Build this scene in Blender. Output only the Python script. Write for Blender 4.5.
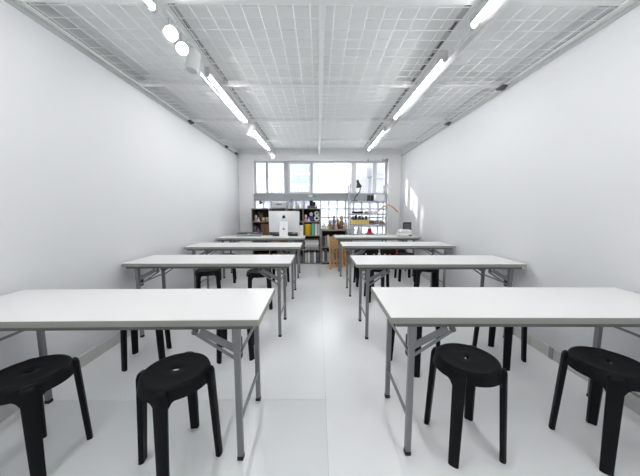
import bpy, bmesh, math, random
from mathutils import Vector, Matrix
random.seed(7)
for o in list(bpy.data.objects): bpy.data.objects.remove(o)
SC = bpy.context.scene; COL = SC.collection
PI = math.pi; R = math.radians
ORD = ['first', 'second', 'third', 'fourth', 'fifth', 'sixth', 'seventh', 'eighth', 'ninth', 'tenth', 'eleventh']

# ------------------------------------------------------------------ camera, world, sun, exposure
F, HZ, YAW, CH = 260.0, 210.0, 0.0073, 1.174
PITCH = math.atan((238 - HZ) / F)
cd = bpy.data.cameras.new('camera'); cam = bpy.data.objects.new('camera', cd); COL.objects.link(cam)
cd.sensor_width = 36; cd.lens = F / 640 * 36; cd.clip_start = 0.02
cam.location = (0, 0, CH); cam.rotation_euler = (PI/2 - PITCH, 0, -YAW); SC.camera = cam
def at(u, v, Y):                       # pixel direction carried to the plane y = Y
    d = cam.rotation_euler.to_matrix() @ Vector(((u-320)/F, (238-v)/F, -1))
    return Vector((0, 0, CH)) + d * (Y / d.y)
w = bpy.data.worlds.new('sky'); SC.world = w; w.use_nodes = True
bg = w.node_tree.nodes['Background']; bg.inputs[0].default_value = (0.97, 0.985, 1, 1); bg.inputs[1].default_value = 3.6
sd = bpy.data.lights.new('sun', 'SUN'); sd.energy = 4; sd.angle = R(0.8); sd.color = (1, .96, .9)
sun = bpy.data.objects.new('sun', sd); COL.objects.link(sun)
sun.rotation_euler = Vector((1, -1.2, -.8)).to_track_quat('-Z', 'Y').to_euler(); sun.location = (-6, 13, 9)
SC.view_settings.view_transform = 'Standard'; SC.view_settings.look = 'None'
SC.view_settings.gamma = 1; SC.view_settings.use_curve_mapping = False
SC.view_settings.exposure = 0.56
TUBE = 42.0
SPOT = 25.0

# ------------------------------------------------------------------ materials
M = {}
def mat(name, col, rough=.5, metal=0, var=.04, scale=12, bump=0, emit=0, spec=.5, coat=0):
    m = bpy.data.materials.new(name); m.use_nodes = True; nt = m.node_tree
    b = nt.nodes['Principled BSDF']
    b.inputs['Roughness'].default_value = rough; b.inputs['Metallic'].default_value = metal
    b.inputs['Specular IOR Level'].default_value = spec
    b.inputs['Coat Weight'].default_value = coat
    tc = nt.nodes.new('ShaderNodeTexCoord'); n = nt.nodes.new('ShaderNodeTexNoise'); n.inputs['Scale'].default_value = scale
    n.inputs['Detail'].default_value = 4
    nt.links.new(tc.outputs['Object'], n.inputs['Vector'])
    r = nt.nodes.new('ShaderNodeMix'); r.data_type = 'RGBA'
    r.inputs[6].default_value = (*[max(0, c*(1-var)) for c in col], 1)
    r.inputs[7].default_value = (*[min(1, c*(1+var)) for c in col], 1)
    nt.links.new(n.outputs['Fac'], r.inputs[0]); nt.links.new(r.outputs[2], b.inputs['Base Color'])
    if bump:
        bp = nt.nodes.new('ShaderNodeBump'); bp.inputs['Strength'].default_value = bump; bp.inputs['Distance'].default_value = .002
        nt.links.new(n.outputs['Fac'], bp.inputs['Height']); nt.links.new(bp.outputs[0], b.inputs['Normal'])
    if emit:
        b.inputs['Emission Color'].default_value = (*col, 1); b.inputs['Emission Strength'].default_value = emit
    M[name] = m; return m
def woodmat(name, c1, c2, rough=.5, axis=2, scale=8):
    m = mat(name, c1, rough); nt = m.node_tree; b = nt.nodes['Principled BSDF']
    tc = nt.nodes.new('ShaderNodeTexCoord'); mp = nt.nodes.new('ShaderNodeMapping')
    s = [scale*6]*3; s[axis] = scale*.5; mp.inputs['Scale'].default_value = s
    n = nt.nodes.new('ShaderNodeTexNoise'); n.inputs['Scale'].default_value = 1; n.inputs['Detail'].default_value = 6
    x = nt.nodes.new('ShaderNodeMix'); x.data_type = 'RGBA'; x.inputs[6].default_value = (*c1, 1); x.inputs[7].default_value = (*c2, 1)
    nt.links.new(tc.outputs['Object'], mp.inputs[0]); nt.links.new(mp.outputs[0], n.inputs['Vector'])
    nt.links.new(n.outputs['Fac'], x.inputs[0]); nt.links.new(x.outputs[2], b.inputs['Base Color']); return m
def thinmat(name, tint, transp, rough=.05, diffuse=None):
    m = bpy.data.materials.new(name); m.use_nodes = True; nt = m.node_tree
    for n in list(nt.nodes): nt.nodes.remove(n)
    out = nt.nodes.new('ShaderNodeOutputMaterial'); mx = nt.nodes.new('ShaderNodeMixShader'); mx.inputs[0].default_value = transp
    t = nt.nodes.new('ShaderNodeBsdfTransparent'); t.inputs[0].default_value = (*tint, 1)
    if diffuse:
        g = nt.nodes.new('ShaderNodeBsdfTranslucent'); g.inputs[0].default_value = (*diffuse, 1)
    else:
        g = nt.nodes.new('ShaderNodeBsdfGlossy'); g.inputs['Roughness'].default_value = rough
    nt.links.new(g.outputs[0], mx.inputs[1]); nt.links.new(t.outputs[0], mx.inputs[2]); nt.links.new(mx.outputs[0], out.inputs[0])
    M[name] = m; return m
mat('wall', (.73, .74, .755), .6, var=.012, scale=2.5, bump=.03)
mat('ceil', (.92, .935, .93), .7, var=.02, scale=3)
mat('pillar', (.93, .93, .93), .6, var=.015, scale=3)
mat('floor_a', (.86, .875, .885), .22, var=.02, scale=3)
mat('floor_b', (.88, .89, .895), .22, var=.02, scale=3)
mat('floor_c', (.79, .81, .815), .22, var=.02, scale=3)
mat('seam', (.55, .56, .56), .7)
mat('base', (.64, .64, .62), .45, var=.03, scale=4)
mat('rail', (.47, .50, .49), .5, var=.04, scale=6)  # grey of the shadow band below the ceiling frame, put into the colour
mat('white_paint', (.92, .93, .925), .45)
mat('wire', (.93, .94, .94), .45)
mat('slot_dark', (.05, .05, .05), .6)
mat('alu', (.56, .575, .60), .4, var=.03)
mat('alu_white', (.85, .86, .88), .4, var=.02)
mat('sill', (.45, .465, .48), .5, var=.03)
mat('tube', (1, 1, 1), .4, emit=TUBE)
mat('spot_lens', (1, .97, .93), .4, emit=SPOT)
mat('lamp_white', (.60, .61, .61), .45)
mat('angle_white', (.50, .51, .51), .5)
mat('laminate', (.775, .775, .77), .32, var=.01, scale=30)
mat('edge_band', (.33, .34, .30), .45, var=.04, scale=30)
mat('steel', (.235, .24, .25), .38, metal=.35, var=.06, scale=25)
mat('dark_steel', (.15, .152, .155), .45, metal=.3)
mat('rubber', (.02, .02, .022), .7)
mat('stool', (.006, .0063, .008), .5, var=.15, scale=80, bump=.25, spec=.16)
woodmat('brown_wood', (.055, .030, .018), (.10, .055, .035))
woodmat('grey_wood', (.27, .245, .22), (.36, .33, .30), axis=0)
woodmat('pale_wood', (.62, .36, .16), (.78, .50, .25))
woodmat('hanger_wood', (.60, .30, .13), (.72, .42, .22), axis=0)
woodmat('dark_hanger', (.16, .075, .04), (.28, .15, .08), axis=0)
mat('cubby_back', (.035, .022, .018), .7)
mat('silver', (.84, .85, .86), .35, metal=.1)
mat('chrome', (.60, .62, .65), .25, metal=.7)
mat('black_plastic', (.012, .012, .014), .4)
mat('charcoal', (.10, .10, .105), .55)
mat('grey', (.33, .335, .34), .55)
mat('light_grey', (.58, .59, .60), .5)
mat('white_plastic', (.84, .85, .85), .35)
mat('paper', (.78, .785, .78), .8, var=.03)
mat('yellow', (.72, .47, .03), .5); mat('pale_yellow', (.72, .55, .20), .55)
mat('green', (.18, .48, .36), .5); mat('purple', (.13, .07, .24), .5); mat('pink', (.62, .33, .40), .55)
mat('red', (.62, .015, .03), .4); mat('tan', (.52, .37, .23), .6); mat('orange', (.60, .24, .06), .5)
mat('blue', (.05, .07, .30), .5); mat('brown', (.17, .09, .045), .6); mat('slate', (.14, .15, .2), .55)
mat('olive', (.34, .33, .12), .55); mat('cream', (.75, .69, .58), .6)
mat('facade_a', (.29, .29, .32), .8, var=.02, scale=1); mat('facade_b', (.26, .29, .325), .6, var=.03, scale=1)
mat('facade_c', (.33, .335, .345), .8, var=.02, scale=1); mat('facade_d', (.21, .22, .235), .8, var=.03, scale=1)
mat('win_blue', (.22, .27, .34), .2); mat('ground', (.45, .45, .44), .9)
thinmat('glass', (.97, .985, 1), .94); thinmat('clear_plastic', (.92, .94, .94), .75, .1)
thinmat('glass_block', (.84, .865, .90), .5, diffuse=(.68, .70, .74))

# ------------------------------------------------------------------ mesh helpers
def box(bm, c, s, rz=0, bev=0, rot=None):
    r = bmesh.ops.create_cube(bm, size=1)
    vs = r['verts']
    mtx = Matrix.Translation(c) @ (rot if rot else Matrix.Rotation(rz, 4, 'Z')) @ Matrix.Diagonal((*s, 1))
    bmesh.ops.transform(bm, matrix=mtx, verts=vs)
    if bev:
        es = list({e for v in vs for e in v.link_edges})
        bmesh.ops.bevel(bm, geom=es, offset=bev, segments=2, affect='EDGES', profile=.5)
def bx(bm, x0, x1, y0, y1, z0, z1, bev=0):
    box(bm, ((x0+x1)/2, (y0+y1)/2, (z0+z1)/2), (abs(x1-x0), abs(y1-y0), abs(z1-z0)), bev=bev)
def bar(bm, a, b, wd, th, up=Vector((0, 0, 1)), bev=0):        # rectangular bar from a to b
    a = Vector(a); b = Vector(b); d = (b-a); L = d.length; d.normalize()
    x = d.cross(up)
    if x.length < 1e-4: x = d.cross(Vector((0, 1, 0)))
    x.normalize(); z = x.cross(d)
    rot = Matrix((x, d, z)).transposed().to_4x4()
    box(bm, (a+b)/2, (wd, L, th), rot=rot, bev=bev)
def tube(bm, pts, r, seg=8, cap=True):
    pts = [Vector(p) for p in pts]; rs = r if isinstance(r, (list, tuple)) else [r]*len(pts)
    rings = []; ref = None
    for i, p in enumerate(pts):
        d = (pts[min(i+1, len(pts)-1)] - pts[max(i-1, 0)]).normalized()
        if ref is None: ref = d.orthogonal().normalized()
        ref = (ref - d*ref.dot(d)).normalized(); q = d.cross(ref)
        rings.append([bm.verts.new(p + rs[i]*(math.cos(2*PI*k/seg+PI/4)*ref + math.sin(2*PI*k/seg+PI/4)*q)) for k in range(seg)])
    for a, b in zip(rings, rings[1:]):
        for k in range(seg): bm.faces.new((a[k], a[(k+1) % seg], b[(k+1) % seg], b[k]))
    if cap: bm.faces.new(rings[0][::-1]); bm.faces.new(rings[-1])
def lathe(bm, prof, c=(0, 0, 0), seg=20, rot=None):            # prof: (r, z) list
    c = Vector(c); rings = []
    for r, z in prof:
        ring = []
        for k in range(1 if r < 1e-6 else seg):
            p = Vector((r*math.cos(2*PI*k/seg), r*math.sin(2*PI*k/seg), z))
            if rot: p = rot @ p
            ring.append(bm.verts.new(c+p))
        rings.append(ring)
    for a, b in zip(rings, rings[1:]):
        for k in range(seg):
            k2 = (k+1) % seg
            if len(a) == 1 and len(b) == 1: continue
            if len(a) == 1: bm.faces.new((a[0], b[k2], b[k]))
            elif len(b) == 1: bm.faces.new((a[k], a[k2], b[0]))
            else: bm.faces.new((a[k], a[k2], b[k2], b[k]))
def prism(bm, poly, y0, y1):                                    # polygon of (x, z) drawn out along y
    a = [bm.verts.new((x, y0, z)) for x, z in poly]; b = [bm.verts.new((x, y1, z)) for x, z in poly]
    n = len(poly); bm.faces.new(a); bm.faces.new(b[::-1])
    for i in range(n): bm.faces.new((a[i], b[i], b[(i+1) % n], a[(i+1) % n]))
def obj(name, bm, m, parent=None, smooth=False):
    bmesh.ops.recalc_face_normals(bm, faces=bm.faces)
    me = bpy.data.meshes.new(name); bm.to_mesh(me); bm.free()
    me.materials.append(M[m])
    if smooth:
        for p in me.polygons: p.use_smooth = True
        try: me.set_sharp_from_angle(angle=R(40))
        except Exception: pass
    o = bpy.data.objects.new(name, me); COL.objects.link(o)
    if parent: o.parent = parent
    return o
B = bmesh.new
def mk(name, m, parent, fn, smooth=False):
    bm = B(); fn(bm); return obj(name, bm, m, parent, smooth)
def tag(o, label, cat, group=None):
    o['label'] = label; o['category'] = cat
    if group: o['group'] = group
    return o
def struct(o, label=None):
    o['kind'] = 'structure'
    if label: o['label'] = label
    return o
def thing(name, label, cat, loc=(0, 0, 0), rz=0, group=None):
    o = bpy.data.objects.new(name, None); COL.objects.link(o); o.empty_display_size = .05
    o.location = loc; o.rotation_euler = (0, 0, rz); return tag(o, label, cat, group)
def copy_tree(o, parent=None):
    c = o.copy(); COL.objects.link(c); c.parent = parent
    for ch in list(o.children): copy_tree(ch, c)
    return c

# ------------------------------------------------------------------ room shell
XL, XR, YB, YF, ZC, ZM = -1.78, 1.863, 5.94, -2.2, 2.52, 2.40
struct(mk('wall_left', 'wall', None, lambda b: bx(b, XL-.12, XL, YF, YB+.3, 0, ZC)))
struct(mk('wall_right', 'wall', None, lambda b: bx(b, XR, XR+.12, YF, YB+.3, 0, ZC)))
struct(mk('wall_front', 'wall', None, lambda b: bx(b, XL-.12, XR+.12, YF-.12, YF, 0, ZC)))
struct(mk('ceiling', 'ceil', None, lambda b: bx(b, XL-.12, XR+.12, YF-.12, YB+.3, ZC, ZC+.12)))
fl = struct(mk('floor', 'seam', None, lambda b: bx(b, XL-.12, XR+.12, YF-.12, YB+.3, -.1, -.003)))
SX = .046; SY = 1.505
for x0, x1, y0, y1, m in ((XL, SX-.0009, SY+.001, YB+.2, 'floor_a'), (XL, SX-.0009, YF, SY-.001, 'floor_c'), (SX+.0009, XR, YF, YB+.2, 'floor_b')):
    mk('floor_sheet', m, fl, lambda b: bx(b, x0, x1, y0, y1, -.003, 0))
# back wall with its two openings
WX0, WX1 = at(253, 180, YB).x, at(388.3, 180, YB).x
WT, WB = at(320, 160, YB).z, at(320, 194, YB).z
GT, GB = at(320, 200, YB).z, .60
def backwall(b):
    bx(b, XL, WX0, YB, YB+.3, 0, ZC); bx(b, WX1, XR, YB, YB+.3, 0, ZC)
    bx(b, WX0, WX1, YB, YB+.3, WT, ZC); bx(b, WX0, WX1, YB, YB+.3, 0, GB)
struct(mk('wall_back', 'pillar', None, backwall))
struct(mk('trim_1', 'sill', None, lambda b: (bx(b, WX0, WX1, YB+.02, YB+.28, GT, WB-.015), bx(b, WX0, WX1, YB-.012, YB+.28, WB-.015, WB))), 'grey ledge between the upper windows and the glass blocks')
# upper window: outer frame, mullions, panes
WY = YB + .10
win = struct(mk('window_1', 'alu', None, lambda b: (bx(b, WX0, WX0+.05, WY, WY+.07, WB, WT), bx(b, WX1-.05, WX1, WY, WY+.07, WB, WT),
    bx(b, WX0+.05, WX1-.05, WY, WY+.07, WT-.035, WT), bx(b, WX0+.05, WX1-.05, WY, WY+.07, WB, WB+.025))), 'long aluminium framed window above the grey ledge')
def ux(u): return at(u, 180, WY).x
edges = [(256, 266), (267.6, 284.6), (288.6, 311), (312.4, 352), (355.4, 373), (376, 385.2)]
for i, (u0, u1) in enumerate(edges):
    x0, x1 = ux(u0), ux(u1)
    if i: mk('mullion', 'alu' if i < 4 else 'alu_white', win, lambda b: bx(b, ux(edges[i-1][1]), x0, WY+.005, WY+.065, WB+.025, WT-.035))  # grey on the first mullions is their backlit shade, put into the colour
    p = mk('window_pane', 'glass', win, lambda b: bx(b, x0, x1, WY+.03, WY+.036, WB+.025, WT-.035))
    t = .035 if i == 2 else .014
    mk('sash', 'alu_white', p, lambda b: (bx(b, x0, x0+t, WY+.015, WY+.05, WB+.025, WT-.035), bx(b, x1-t, x1, WY+.015, WY+.05, WB+.025, WT-.035),
        bx(b, x0+t, x1-t, WY+.015, WY+.05, WT-.035-t, WT-.035), bx(b, x0+t, x1-t, WY+.015, WY+.05, WB+.025, WB+.025+t)))
# glass block wall below
nx, nz = 16, 4
gw = (WX1-WX0)/nx; gh = (GT-GB)/nz
def mortar(b):
    for i in range(nx+1): bx(b, WX0+i*gw-(.011 if i else 0), WX0+i*gw+(.011 if i < nx else 0), WY, WY+.08, GB, GT)
    for k in range(nz+1):
        for i in range(nx): bx(b, WX0+i*gw+.011, WX0+(i+1)*gw-.011, WY, WY+.08, GB+k*gh-(.011 if k else 0), GB+k*gh+(.011 if k < nz else 0))
win2 = struct(mk('window_2', 'alu', None, mortar), 'glass block window with grey joints below the ledge')
g0 = None
for k in range(nz):
    for i in range(nx):
        if g0 is None:
            g0 = mk('glass_block', 'glass_block', win2, lambda b: bx(b, -gw/2+.0115, gw/2-.0115, -.035, .035, -gh/2+.0115, gh/2-.0115, bev=.008)); o = g0
        else: o = g0.copy(); COL.objects.link(o)
        o.location = (WX0+(i+.5)*gw, WY+.04, GB+(k+.5)*gh)
# baseboards
bbl = struct(mk('baseboard_left', 'base', None, lambda b: (bx(b, XL, XL+.012, YF, YB, 0, .085), bx(b, XL, XL+.016, YF, YB, .085, .092))))
def bbr(b):
    y = YF
    for n in range(14):
        y1 = min(y+.62, YB); bx(b, XR-.016, XR, y+.002, y1-.002, 0, .09, bev=.002); y = y1
    bx(b, XR-.008, XR, YF, YB, .01, .085)
bb = struct(mk('baseboard_right', 'base', None, bbr))
for v in (2.33, 1.92): mk('joint_cover', 'grey', bb, lambda b: bx(b, XR-.022, XR-.016, v, v+.035, .002, .094))

# ------------------------------------------------------------------ ceiling frame and mesh
BY = [YB-.04 - 1.055*k for k in range(8)]        # cross beams
nt_ = 2
def trim(m, fn, label):
    global nt_
    o = struct(mk('trim_%d' % nt_, m, None, fn), label); nt_ += 1; return o
CX0, CX1 = .006, .047
cb = trim('white_paint', lambda b: bx(b, CX0, CX1, YF, YB, ZM, ZM+.05, bev=.003), 'white centre beam running the length of the mesh ceiling')
for i, y in enumerate(BY):
    trim('white_paint', lambda b: (bx(b, XL+.022, CX0, y-.02, y+.02, ZM+.002, ZM+.042), bx(b, CX1, XR-.022, y-.02, y+.02, ZM+.002, ZM+.042)), 'white crossbeam of the mesh ceiling, %s from the windows' % ORD[i])
rl = trim('rail', lambda b: (bx(b, XL, XL+.006, YF, YB, ZM-.045, ZM+.03), bx(b, XL+.006, XL+.012, YF, YB, ZM-.02, ZM+.03)), 'wall rail painted grey for the shadow under the mesh ceiling, computer side')  # these strips draw the shadow band at the wall top
rr = trim('rail', lambda b: (bx(b, XR-.006, XR, YF, YB, ZM-.045, ZM+.03), bx(b, XR-.012, XR-.006, YF, YB, ZM-.02, ZM+.03)), 'wall rail painted grey for the shadow under the mesh ceiling, printer side')
mk('rail_edge', 'white_paint', rl, lambda b: bx(b, XL+.012, XL+.04, YF, YB, ZM-.006, ZM+.002))
mk('rail_edge', 'white_paint', rr, lambda b: bx(b, XR-.04, XR-.012, YF, YB, ZM-.006, ZM+.002))
for y in (5.75, 5.15, 3.75): mk('rail_clamp', 'slot_dark', rl, lambda b: (bx(b, XL+.006, XL+.05, y-.05, y+.05, ZM-.03, ZM-.006, bev=.004), bx(b, XL+.014, XL+.03, y-.02, y+.02, ZM-.045, ZM-.03)))
for y in (3.8, 2.72): mk('rail_clamp', 'charcoal', rr, lambda b: (bx(b, XR-.06, XR-.006, y-.05, y+.05, ZM-.024, ZM-.006, bev=.004), bx(b, XR-.03, XR-.014, y-.02, y+.02, ZM-.04, ZM-.024)))
PW = .105
def mesh_panel(x0, x1, y0, y1, flip):
    def fn(b):
        r = .0034; n = int((x1-x0)/PW)
        for k in range(n+1):
            x = (x1-.055-k*PW) if flip else (x0+.055+k*PW)
            if x0 < x < x1: tube(b, [(x, y0, ZM+.008), (x, y1, ZM+.008)], r, 4)
        for k in range(10):
            y = y0+.035+k*PW
            if y < y1: tube(b, [(x0, y, ZM+.014), (x1, y, ZM+.014)], r, 4)
        for y in (y0+.006, y1-.006): tube(b, [(x0, y, ZM+.011), (x1, y, ZM+.011)], .005, 6)
    return fn
for i in range(7):
    y1, y0 = BY[i]-.02, BY[i+1]+.02
    for x0, x1, flip, side in ((XL+.03, CX0, True, 'computer'), (CX1, XR-.03, False, 'printer')):
        tag(mk('mesh_panel', 'wire', None, mesh_panel(x0, x1, y0, y1, flip)), 'white wire mesh ceiling panel over the %s-side tables, %s from the windows' % (side, ORD[i]), 'ceiling panel', 'wire mesh ceiling panels')

# ------------------------------------------------------------------ tube lights, tracks, spots
def halftube(b, L, z):               # shallow rounded diffuser facing down
    pr = [(-.0165, z)] + [(.0165*math.cos(q), z-.013*math.sin(-q)) for q in [PI+PI*k/10 for k in range(1, 10)]] + [(.0165, z)]
    pr = [(x, z-abs(zz-z)) for x, zz in pr]
    prism(b, pr, -L, L)
def tube_light(x, y0, y1, label, z=2.335):
    t = thing('tube_light', label, 'ceiling light', (x, (y0+y1)/2, ZM), 0, 'ceiling tube lights'); L = (y1-y0)/2; zz = z-ZM
    mk('housing', 'lamp_white', t, lambda b: (bx(b, -.0195, .0195, -L, L, zz+.008, -.002, bev=.003)))
    mk('tube', 'tube', t, lambda b: halftube(b, L-.02, zz+.008), True)
    for s in (-1, 1): mk('end_cap', 'lamp_white', t, lambda b: tube(b, [(0, s*(L-.022), zz), (0, s*L, zz)], .019, 12), True)
LT = [(.42, 1.66), (2.38, 3.60), (3.95, 5.2), (-.86, .38)]
RT = [(.55, 1.79), (2.14, 3.46), (3.97, 5.22), (-.73, .51)]  # last pair of each row is added out of view to brighten the near floor
nm = ['before the last mesh panels', 'in the middle of the run', 'closest to the windows', 'farthest from the windows, added out of view']
for (a, c), n in zip(LT, nm): tube_light(-.955, a, c, 'lit white tube light above the computer-side tables, %s' % n)
for (a, c), n in zip(RT, nm): tube_light(.985, a, c, 'lit white tube light above the printer-side tables, %s' % n)
def slotted(x, side):
    t = thing('slotted_angle', 'white slotted steel angle with dark slots above the %s-side tube lights' % side, 'ceiling rail', (x, 0, ZM+.022), 0, 'slotted ceiling angles')
    mk('angle', 'angle_white', t, lambda b: bx(b, -.02, .02, YF, 5.3, 0, .006))
    y = .6; s0 = None; rnd = random.Random(3)
    while y < 5.1:
        L = .10
        if s0 is None: s0 = mk('slot', 'slot_dark', t, lambda b: bx(b, -.007, .007, 0, L, -.0025, 0)); o = s0
        else: o = s0.copy(); COL.objects.link(o)
        o.location = (0, y, 0); y += rnd.choice((.14, .16, .19, .24))
slotted(-.895, 'computer'); slotted(.925, 'printer')
def track(x, z, y0, y1, label, wd=.03):
    t = thing('lighting_track', label, 'track', (x, 0, z), 0, 'lighting tracks')
    mk('track_rail', 'lamp_white', t, lambda b: bx(b, -wd/2, wd/2, y0, y1, 0, .028, bev=.003))
    for s in (y0, y1): mk('end_feed', 'white_plastic', t, lambda b: bx(b, -wd/2-.004, wd/2+.004, s-.02, s+.02, -.004, .03, bev=.004))
    for yy in (y0+.15, (y0+y1)/2, y1-.15): mk('hanger', 'lamp_white', t, lambda b: tube(b, [(0, yy, .028), (0, yy, ZM+.014-z)], .004, 6))
track(-1.03, 2.34, 2.42, 3.66, 'white lighting track beside the middle computer-side tube light', .022)
track(-1.03, 2.34, 4.1, 5.2, 'white lighting track beside the computer-side tube light closest to windows', .022)
track(1.06, 2.36, .3, 5.45, 'white lighting track beside the printer-side tube lights', .045)
def spot(x, y, aim, label, lit=False, z=None, ln=.12, r=.038):
    z = z or SZ
    t = thing('spotlight', label, 'spotlight', (x, y, z), 0, 'track spotlights')
    mk('adapter', 'white_plastic', t, lambda b: bx(b, -.015, .015, -.05, .05, -.022, 0, bev=.003))
    d = Vector(aim).normalized(); c = Vector((0, 0, -.115)); q = d.to_track_quat('Z', 'Y').to_matrix()
    mk('stem', 'lamp_white', t, lambda b: tube(b, [(0, 0, -.02), (0, 0, -.09)], .008, 8))
    h = mk('lamp_head', 'white_paint', t, lambda b: lathe(b, [(0, -ln/2), (r*.8, -ln/2), (r, -ln/2+.01), (r, ln/2), (r*.88, ln/2), (r*.86, ln/2-.015), (0, ln/2-.016)], c, 20, q), True)
    mk('lens', 'spot_lens' if lit else 'light_grey', h, lambda b: lathe(b, [(0, ln/2-.008), (r*.84, ln/2-.008), (r*.84, ln/2-.012), (0, ln/2-.012)], c, 20, q))
SX_ = -.925; SZ = ZM-.018
spot(SX_, 1.76, (.42, -.62, -.32), 'lit white spotlight glaring towards the aisle at the end of the run', True, r=.042)
spot(SX_, 1.90, (.35, -.62, -.42), 'lit white spotlight glaring beside the shaded downward spotlight', True, r=.040)
spot(SX_, 2.06, (-.12, -.2, -1), 'white cylindrical spotlight aimed down beside the glaring pair', r=.046, ln=.15)
spot(SX_, 3.74, (-.35, .1, -1), 'white cylindrical spotlight between two tube lights', ln=.16, r=.045)
spot(SX_, 5.33, (.5, -.3, -.6), 'lit white cylindrical spotlight just before the windows', True)

# ------------------------------------------------------------------ outside
struct(mk('ground', 'ground', None, lambda b: bx(b, -30, 30, YB+1.2, 60, -4.2, -4)), 'grey ground outside the windows')
def building(name, u0, u1, Y, top, m, label, dep=4):
    x0, x1 = at(u0, 180, Y).x, at(u1, 180, Y).x
    t = thing(name, label, 'building', ((x0+x1)/2, Y, -4)); W = (x1-x0)/2
    mk('wall', m, t, lambda b: bx(b, -W, W, 0, dep, 0, top+4))
    mk('parapet', m, t, lambda b: bx(b, -W, W, -.06, dep, top+4, top+4.15))
    return t, W
t, W = building('apartment_building', 267, 286, 11, 4.2, 'facade_a', 'pale lavender apartment block outside with a balcony railing')
mk('balcony_slab', 'facade_a', t, lambda b: bx(b, -W, W, -.9, 0, 5.45, 5.6))
t2, W2 = building('office_building', 288.4, 311.6, 11, 4.4, 'facade_b', 'pale blue glazed block outside with a balcony railing')
for k in range(3): mk('window', 'win_blue', t2, lambda b: bx(b, -W2+.12+k*.36, -W2+.4+k*.36, -.02, 0, 6.3, 7.6))
mk('floor_band', 'alu_white', t2, lambda b: bx(b, -W2, W2, -.04, 0, 6.62, 6.70))
mk('balcony_slab', 'facade_b', t2, lambda b: bx(b, -W2, W2, -.9, 0, 5.45, 5.6))
for tt, ww in ((t, W), (t2, W2)):
    rg = mk('railing', 'alu', tt, lambda b: bx(b, -ww, ww, -.88, -.84, 6.12, 6.17))
    for k in range(int(ww*2/.13)+1): mk('baluster', 'alu', rg, lambda b: bx(b, -ww+k*.13, -ww+k*.13+.03, -.87, -.85, 5.6, 6.12))
t3, W3 = building('house', 356, 371, 11, 4.0, 'facade_c', 'pale grey house wall outside the windows')
t4, W4 = building('shed', 375.5, 386, 9.5, 2.3, 'facade_d', 'grey building with sloping roof outside the windows', 1.3)
mk('roof', 'facade_d', t4, lambda b: prism(b, [(-W4-.06, 6.45), (W4+.06, 6.45), (W4+.06, 6.52), (-W4-.06, 6.9)], -.1, 1.3))

t5 = thing('sun_blocker', 'unseen tall grey block added outside the windows to cut the sun', 'building', (-10.1, 11.2, -4))  # added out of view so sun reaches only part of the side wall
mk('wall', 'facade_c', t5, lambda b: bx(b, -3.2, 3.2, 0, 4, 0, 17)); mk('parapet', 'facade_c', t5, lambda b: bx(b, -3.25, 3.25, -.05, 4.05, 17, 17.3))
for k in range(5): mk('floor_band', 'alu_white', t5, lambda b: bx(b, -3.2, 3.2, -.04, 0, 2.6+k*2.9, 2.8+k*2.9))

# ------------------------------------------------------------------ folding tables
TL, TD, TH = 1.5, .46, .701
def make_table():
    t = thing('folding_table', '', 'table')
    tp = mk('tabletop', 'laminate', t, lambda b: bx(b, -TL/2+.003, TL/2-.003, -TD/2+.003, TD/2-.003, TH-.027, TH))
    def band(b):
        for s in (-1, 1):
            bx(b, -TL/2, TL/2, s*TD/2, s*(TD/2-.003), TH-.028, TH-.0015); bx(b, s*TL/2, s*(TL/2-.003), -TD/2+.003, TD/2-.003, TH-.028, TH-.0015)
    mk('edge_band', 'edge_band', tp, band)
    for s in (-1, 1):
        mk('long_rail', 'dark_steel', t, lambda b: bx(b, -TL/2+.03, TL/2-.03, s*(TD/2-.012), s*(TD/2-.034), TH-.048, TH-.028, bev=.002))
        mk('end_rail', 'dark_steel', t, lambda b: bx(b, s*(TL/2-.03), s*(TL/2-.052), -TD/2+.034, TD/2-.034, TH-.046, TH-.028))
    for s in (-1, 1):
        lx = s*(TL/2-.11)
        for q in (-1, 1):
            ly = q*(TD/2-.0385)
            lg = mk('leg', 'steel', t, lambda b: (bx(b, lx-.0135, lx+.0135, ly-.0135, ly+.0135, .02, TH-.048, bev=.004), bx(b, lx-.017, lx+.017, ly-.016, ly+.016, TH-.16, TH-.048, bev=.003)))
            mk('foot_cap', 'rubber', lg, lambda b: bx(b, lx-.0145, lx+.0145, ly-.0145, ly+.0145, 0, .02, bev=.003))
            # folding brace: slotted plate above, thin rod below
            ex = lx - s*.185
            mk('brace_plate', 'steel', t, lambda b: bar(b, (lx-s*.012, ly, TH-.150), (ex+s*.022, ly, TH-.066), .005, .034, bev=.002))
            br = mk('brace_rod', 'steel', t, lambda b: bar(b, (lx-s*.01, ly-q*.008, TH-.205), (ex-s*.01, ly-q*.008, TH-.078), .006, .013))
            mk('brace_pivot', 'dark_steel', br, lambda b: (tube(b, [(ex, ly-.011, TH-.07), (ex, ly+.011, TH-.07)], .0115, 12), bx(b, ex-.008, ex+.008, ly-.008, ly+.008, TH-.06, TH-.046)))
        for z, r in ((.505, .0075), (.185, .0085)):
            mk('stretcher', 'steel', t, lambda b: tube(b, [(lx, -TD/2+.052, z), (lx, TD/2-.052, z)], r, 10), True)
        mk('lock_latch', 'rubber', t, lambda b: bx(b, lx-.006, lx+.006, -TD/2+.075, -TD/2+.105, .475, .575, bev=.002))
    return t
TB = [(-.257, 1.083, -1, 0.6), (.321, 1.102, 1, -.9+.3), (-.246, 2.28, -1, 0), (.334, 2.232, 1, 0), (-.2275, 3.316, -1, 0), (.326, 3.407, 1, 0), (-.236, 4.38, -1, 0), (.292, 4.483, 1, 0)]
TN = ['fourth table from the windows', 'third table from the windows', 'second table from the windows', 'beside the windows']
proto = make_table()
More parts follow.
